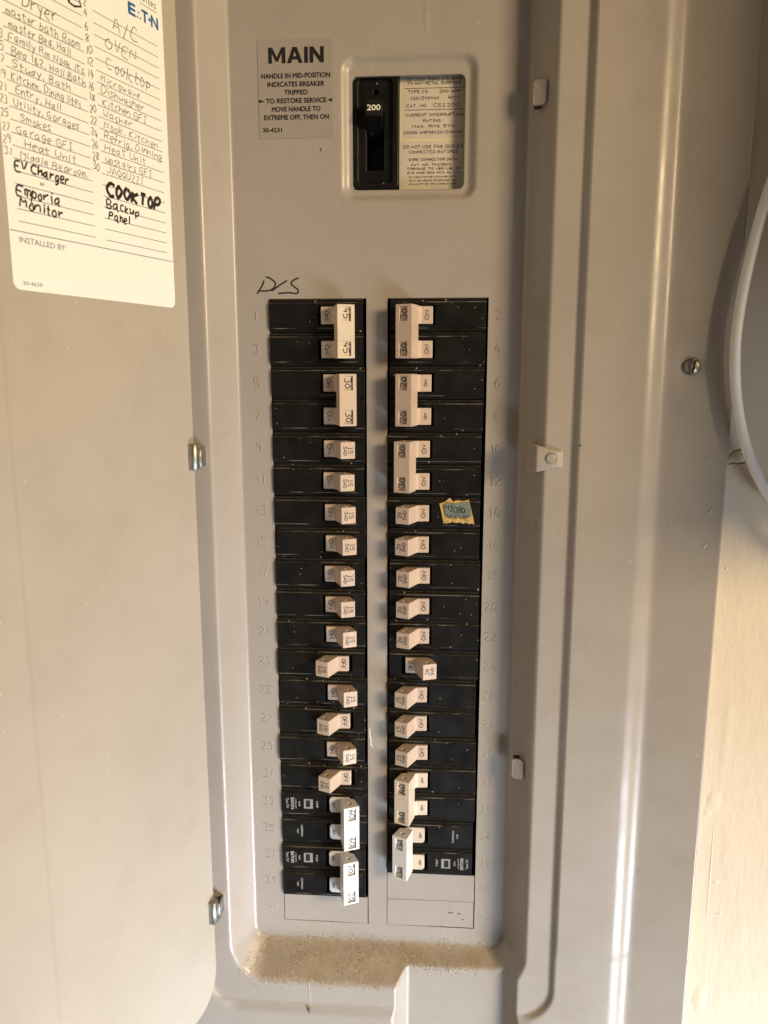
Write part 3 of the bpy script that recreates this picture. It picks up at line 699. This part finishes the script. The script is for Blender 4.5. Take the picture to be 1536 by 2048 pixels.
# ------------------------------------------------------------------ branch breakers
X0L, X0R = -25.0, 23.6
PROF = [(-9.40, -9), (-9.40, 0.1), (-8.95, .7), (-7.6, .85), (-7.4, 1.65), (6.9, 1.85), (7.1, 1.0), (8.7, .85), (9.40, 0.0), (9.40, -9)]
pole = prism(PROF, -37.2, 17.0, 'x', 'pole_body')
pole = boolean(pole, [boxm(-8.7, 9.6, -5.5, 6, -5.6, 5.6)])
pole = bev(pole, .16, 1, 25); pole.name = 'pole_body'; pole.materials.append(M_black)
pole_new = pole.copy(); pole_new.materials.clear(); pole_new.materials.append(M_black_new)
A_, B_, C_, D_, E_, F_, G_ = (-7.3, -3), (-7.1, 1.5), (-0.6, 2.0), (4.4, 12.8), (12.4, 9.6), (8.4, 1.0), (5.5, -3.5)
def single_handle(on):
    sg = 1 if on else -1
    prof = [(sg * a, d) for a, d in (A_, B_, C_, D_, E_, F_, G_)]
    me = prism(prof, -4.9, 4.9, 'z'); me = bev(me, .3, 2, 20)
    cx_, cd_ = sg * 7.2, 8.2
    return boolean(me, [cylm((cx_, cd_, 4.9), 'z', 1.45, 5, 18), cylm((cx_, cd_, -4.9), 'z', 1.45, 5, 18)])
H1 = {True: single_handle(True), False: single_handle(False)}
D2, E2 = (4.2, 14.8), (13.6, 11.0)
FV = (E2[0] - D2[0], E2[1] - D2[1]); FL = math.hypot(*FV); FVn = (FV[0] / FL, FV[1] / FL)
def face2(off, zc, depth=0.0):
    o = ((D2[0] + E2[0]) / 2 + FVn[0] * off, (D2[1] + E2[1]) / 2 + FVn[1] * off, zc)
    return frame(o, (0, 0, -1), (FVn[0], FVn[1], 0))
def double_handle(rounded):
    bar = bev(prism([(0.8, 4.0), D2, E2, (9.3, 2.6), (4.5, 2.2)], -14.75, 14.75, 'z'), .35, 2, 20)
    cuts = []
    for zc in (9.525, -9.525):
        c_ = bpy.data.meshes.new('c'); F0 = face2(.3, zc)
        vs = [F0 @ Vector((a, bb, w)) for w in (-1.3, 2) for a, bb in ((-4.0, -2.6), (4.0, -2.6), (4.0, 2.6), (-4.0, 2.6))]
        c_.from_pydata([tuple(v) for v in vs], [], [[0, 1, 2, 3], [4, 5, 6, 7], [0, 1, 5, 4], [1, 2, 6, 5], [2, 3, 7, 6], [3, 0, 4, 7]]); cuts.append(fixn(c_))
    for zc in (14.75, -14.75): cuts.append(cylm((7.2, 8.6, zc), 'z', 1.5, 5, 18))
    bar = boolean(bar, cuts)
    tabs = []
    for zc in (9.525, -9.525):
        if rounded: tb = plate([(x, z + zc) for x, z in rrect(-6.6, 6, -5.3, 5.3, 2.2, 5)], -3, 1.9)
        else: tb = prism([A_, B_, C_, (3.4, 5.2), (6, 5.2), G_], zc - 4.9, zc + 4.9, 'z')
        tabs.append(bev(tb, .3, 2, 30))
    return bar, tabs
BAR, TABS = double_handle(False); BARN, TABSN = double_handle(True)
def shared(store, key, mk):
    if key not in store: store[key] = mk()
    return store[key]
LET = {}
DN, EN = D_, E_
def put(me, name, mat, parent):
    o = bpy.data.objects.new(name, me); COL.objects.link(o); o.parent = parent
    if len(me.materials) == 0: me.materials.append(mat)
    o.material_slots[0].link = 'OBJECT'; o.material_slots[0].material = mat
    return o
def let(key, parent, mk):
    """share lettering meshes between breakers"""
    if key in LET:
        for me in LET[key]:
            o = bpy.data.objects.new('lettering', me); COL.objects.link(o); o.parent = parent
    else:
        LET[key] = [o.data for o in mk()]
ONES = 'zero one two three four five six seven eight nine ten eleven twelve thirteen fourteen fifteen sixteen seventeen eighteen nineteen'.split()
def words(n): return ONES[n] if n < 20 else {2: 'twenty', 3: 'thirty', 4: 'forty'}[n // 10] + ('' if n % 10 == 0 else '-' + ONES[n % 10])
def single(side, k, on, amp, mat=None):
    num = 2 * k + 1 + side
    o = empty('circuit_breaker', ((X0L if side == 0 else X0R) * MM + random.uniform(-.0006, .0006), 0, -(k + .5) * 19.05 * MM + random.uniform(-.0002, .0002)))
    o.rotation_euler = (0, math.pi if side else 0, R(random.uniform(-.5, .5)))
    put(pole, 'pole_body', M_black, o)
    h = put(H1[on], 'handle', mat or M_tan, o); h.rotation_euler = (0, 0, R(random.uniform(-2.0, 2.0)))
    sg = 1 if on else -1
    Dx = (sg * D_[0], D_[1]); Ex = (sg * E_[0], E_[1]); vv = (Ex[0] - Dx[0], Ex[1] - Dx[1]) if on else (Dx[0] - Ex[0], Dx[1] - Ex[1])
    ef = frame(((Dx[0] + Ex[0]) / 2, (Dx[1] + Ex[1]) / 2, 0), (0, 0, -1), (vv[0], vv[1], 0))
    bf = frame((-3.9, 1.76, 0) if on else (3.9, 1.76, 0), (0, 0, -1), (1, .08 * sg, 0))
    let((amp, on), h, lambda: [printed(str(amp), ef, -1.6, 1.9, .45, 2.5, .20, M_ink, h), printed('SWD', ef, -2.2, 2.8, -2.6, 2.1, .18, M_ink, h),
                               printed('ON' if on else 'OFF', bf, -2.6 if on else -3.1, 2.6 if on else 3.1, -1.3, 2.6, .20, M_ink, h)])
    tag(o, 'breaker beside embossed number %s, tan handle marked %d SWD switched %s' % (words(num), amp, 'on' if on else 'off'), 'circuit breaker',
        'single-pole breakers in the %s column' % ('odd-numbered' if side == 0 else 'even-numbered'))
    return o
def double(side, k, amp, mat, new, desc, tabmat=None):
    num = 2 * k + 1 + side
    o = empty('double_breaker', ((X0L if side == 0 else X0R) * MM + random.uniform(-.0006, .0006), 0, -(k + 1) * 19.05 * MM))
    o.rotation_euler = (0, math.pi if side else 0, R(random.uniform(-.4, .4)))
    for zc in (9.525, -9.525):
        p = put(pole_new if new else pole, 'pole_body', M_black_new if new else M_black, o); p.location = (0, 0, zc * MM)
    h = put(BARN if new else BAR, 'handle', mat, o); h.rotation_euler = (0, 0, R(random.uniform(-1.5, 1.5)))
    for i, zc in enumerate((9.525, -9.525)):
        t = put((TABSN if new else TABS)[i], 'handle_tab', tabmat or mat, o)
        small = new or amp in (20, 40)
        bf = frame((-3.9, 1.9 if new else 1.76, zc), (0, 0, -1), (1, 0 if new else .08, 0))
        hh_ = 1.7 if small else 2.5
        let(('tab', i, new, small), t, lambda: [printed('ON', bf, -hh_, hh_, -hh_ / 2, hh_, .18, M_ink, t, .06)])
        dz = (random.uniform(-.5, .5), random.uniform(-.5, .5)); F0 = face2(.5 + dz[0] * .5, zc + dz[1])
        printed(str(amp), F0, -2.7, 2.7, -1.8, 3.5, .27, M_ink, h, -1.22)
    if new:
        top = 9.525; lo = -9.525
        if side == 1: top, lo = lo, top
        PF = frame((0, 1.78, top if side == 0 else lo), (0, 0, -1), (1, 0, 0)) if side == 0 else frame((0, 1.78, 9.525), (0, 0, -1), (1, 0, 0))
        QF = frame((0, 1.78, -9.525), (0, 0, -1), (1, 0, 0))
        pb = [c for c in o.children if c.name.startswith('pole_body')]
        # print sits in the breaker's own frame, so it hangs on the breaker
        for s, u0, u1, v, hh_ in (('Type CH', -3.6, 3.2, -34.6, 1.5), ('EATON', -3.9, 3.9, -31.6, 2.0), ('CUTLER-HAMMER', -3.2, 3.6, -28.8, .8), ('%dA' % amp, -1.6, 2.0, -26.6, 1.1), ('TRIP', -2.4, 2.6, -15.4, 1.4)):
            lettering(s, PF, u0, u1, v, hh_, M_whiteprint, o, .08, .02 if s == 'EATON' else 0, name='printed_lettering')
        for s, u0, u1, v, hh_ in (('COMMON', -4.2, 4.0, -25.4, 1.3), ('TRIP', -1.6, 1.8, -28.0, 1.1)):
            lettering(s, QF, u0, u1, v, hh_, M_whiteprint, o, .08, 0, name='printed_lettering')
        wnd = boolean(boxm(-23.2, -17.4, 1.2, 2.15, 9.525 - 3.2, 9.525 + 3.4), [boxm(-22.0, -19.2, 0, 4, 9.525 - 2.2, 9.525 + 2.6)])
        meshobj('trip_window', bev(wnd, .1, 1), M_box, o)
        meshobj('trip_window_pit', boxm(-22.0, -19.2, 1.0, 1.87, 9.525 - 2.2, 9.525 + 2.6), M_dark, o)
    tag(o, desc + ' beside number %s' % words(num), 'circuit breaker', 'double-pole breakers in the panel')
    return o
double(0, 0, 45, M_cream, False, 'double breaker with grimy tan tie handle showing 45 twice')
double(0, 2, 30, M_tan, False, 'double breaker with clean tan tie handle showing 30 twice')
for k in range(4, 16): single(0, k, k not in (11, 13, 15), 15)
double(0, 16, 60, M_white, True, 'newer double breaker with white tie handle showing 60 twice')
double(0, 18, 20, M_white, True, 'newer double breaker with white tie handle showing 20 twice')
double(1, 0, 30, M_tan, False, 'double breaker with tan tie handle showing 30 twice')
double(1, 2, 20, M_tan, False, 'double breaker with tan tie handle showing 20 twice')
double(1, 4, 30, M_tan, False, 'double breaker with tan tie handle showing 30 twice')
for k in range(6, 15): single(1, k, k != 11, 20 if k < 12 else 15)
double(1, 15, 40, M_cream, False, 'double breaker with cream tie handle showing 40 twice')
double(1, 17, 30, M_white, True, 'newer double breaker with white tie handle showing 30 twice', M_cream)

# ------------------------------------------------------------------ torn tape scrap on slot 14
tape = empty('tape_scrap', (.047, -.002, -.123))
tag(tape, 'torn yellow tape scrap handwritten MICRO WAVE stuck on a black breaker', 'tape')
TFm = Matrix.Translation(tape.location).inverted() @ FRONT(2.05)
edge = [(36.4, -117.8), (39.3, -116.8), (42.4, -114.3), (43.6, -115.5), (44.5, -116.3), (47, -115.6), (50.5, -116.0), (53.7, -115.2), (54.6, -119), (55.9, -124), (57.2, -130.0), (55.5, -129.4), (54, -129.9), (52.2, -129.0), (50.6, -129.7), (48.5, -128.9), (46.2, -129.3), (44.4, -128.6), (42.4, -129.4), (41.6, -128.8), (40.8, -130.0), (39.7, -129.2), (39.0, -129.8), (38.3, -126), (37.3, -121.5)]
def film(out, l0, l1, nm, mat, par):
    n = len(out); cxx = sum(a for a, _ in out) / n; czz = sum(bb for _, bb in out) / n
    lift = [random.uniform(0, .5) for _ in out]
    vs = [(a, bb, l0) for a, bb in out] + [(a, bb, l1 + lf) for (a, bb), lf in zip(out, lift)] + [((a + cxx) / 2, (bb + czz) / 2, l1 + random.uniform(0, .25)) for a, bb in out] + [(cxx, czz, l1 + .1)]
    f = [[i, (i + 1) % n, n + (i + 1) % n, n + i] for i in range(n)] + [[n + i, n + (i + 1) % n, 2 * n + (i + 1) % n, 2 * n + i] for i in range(n)] + [[2 * n + i, 2 * n + (i + 1) % n, 3 * n] for i in range(n)] + [list(range(n - 1, -1, -1))]
    me = bpy.data.meshes.new(nm); me.from_pydata([tuple(TFm @ Vector(v)) for v in vs], [], f); return meshobj(nm, fixn(me), mat, par)
film(edge, 0, .12, 'tape_piece', M_tape, tape)
film([(39.2, -118.0), (42, -117.2), (46, -117.6), (50, -116.8), (53.9, -116.6), (54.6, -120), (55.4, -125.3), (52, -126.0), (48, -125.4), (44, -126.2), (40.3, -125.4), (39.6, -121)], .55, .68, 'film_patch', M_bluefilm, tape)
pl_, w_ = hand('MICRO', 3.2, .35); k_ = 12.2 / w_
strokes('handwriting', [[(39.9 + a * k_, -121.6 + bb - (a * k_) * .16) for a, bb in p] for p in pl_], .17, TFm, M_ink, tape, .2, 1.05)
pl_, w_ = hand('WAVE', 2.6, .35); k_ = 14 / w_
strokes('handwriting', [[(40.8 + a * k_, -126.2 + bb - (a * k_) * .10) for a, bb in p] for p in pl_], .17, TFm, M_ink, tape, .2, 1.05)

# ------------------------------------------------------------------ white cable and an added out-of-view box that shades the flange
def tube(name, pts, r, mat, parent=None, loc=(0, 0, 0)):
    cu = bpy.data.curves.new('c', 'CURVE'); cu.dimensions = '3D'; cu.bevel_depth = r * MM; cu.bevel_resolution = 5; cu.use_fill_caps = True; cu.resolution_u = 16
    sp = cu.splines.new('NURBS'); sp.points.add(len(pts) - 1); sp.use_endpoint_u = True; sp.order_u = 4
    for q, p in zip(sp.points, pts): q.co = (p[0] * MM - loc[0], -p[1] * MM - loc[1], p[2] * MM - loc[2], 1)
    o = bpy.data.objects.new('c', cu); COL.objects.link(o); dg = bpy.context.evaluated_depsgraph_get(); dg.update()
    me = bpy.data.meshes.new_from_object(o.evaluated_get(dg)); bpy.data.objects.remove(o)
    me.polygons.foreach_set('use_smooth', [True] * len(me.polygons)); me.materials.clear()
    return meshobj(name, me, mat, parent)
cb = tube('white_cable', [(291, 44, 92), (262, 42, 93), (236, 37, 92), (208.0, 31, 78), (199.0, 30, 48.5), (195.3, 30, 30.6), (191.8, 30, 9.9), (189.3, 30, -11.2), (188.7, 30, -30.2), (190.4, 30, -48.2), (193.9, 30, -66.5), (199.6, 30, -83.7), (206.8, 30, -98.4), (214.8, 30, -110.5), (222.8, 32, -120.5), (245, 42, -134), (300, 60, -142), (320, 66, -120)], 2.7, M_cable)
tag(cb, 'thick white cable looping in front of the wall beside the panel flange', 'cable')
bx = empty('added_shade_box', (.35, -.0176, -.10))  # unseen blocker, added to keep the warm lamp off the upper flange and wall
tag(bx, 'pale box added out of view to shade the upper flange and wall, joined to the white cable', 'shade box')
BL = Matrix.Translation(bx.location).inverted()
def bpart(me, nm, mat): me.transform(BL); return meshobj(nm, me, mat, bx)
bpart(bev(boxm(292, 402, 17.6, 121, -94, 225), 2, 3), 'enclosure', M_boxpaint)
lid = bpart(bev(boxm(289.5, 404.5, 121.2, 135, -97, 228), 2.5, 3), 'lid', M_boxpaint)
bpart(bev(cylm((347, 136, -86), 'd', 5, 5, 18), .6, 2), 'lid_screw', M_screw)
bpart(bev(cylm((290, 44, 92), 'x', 8, 6, 18), .6, 2), 'cable_gland', M_zinc)
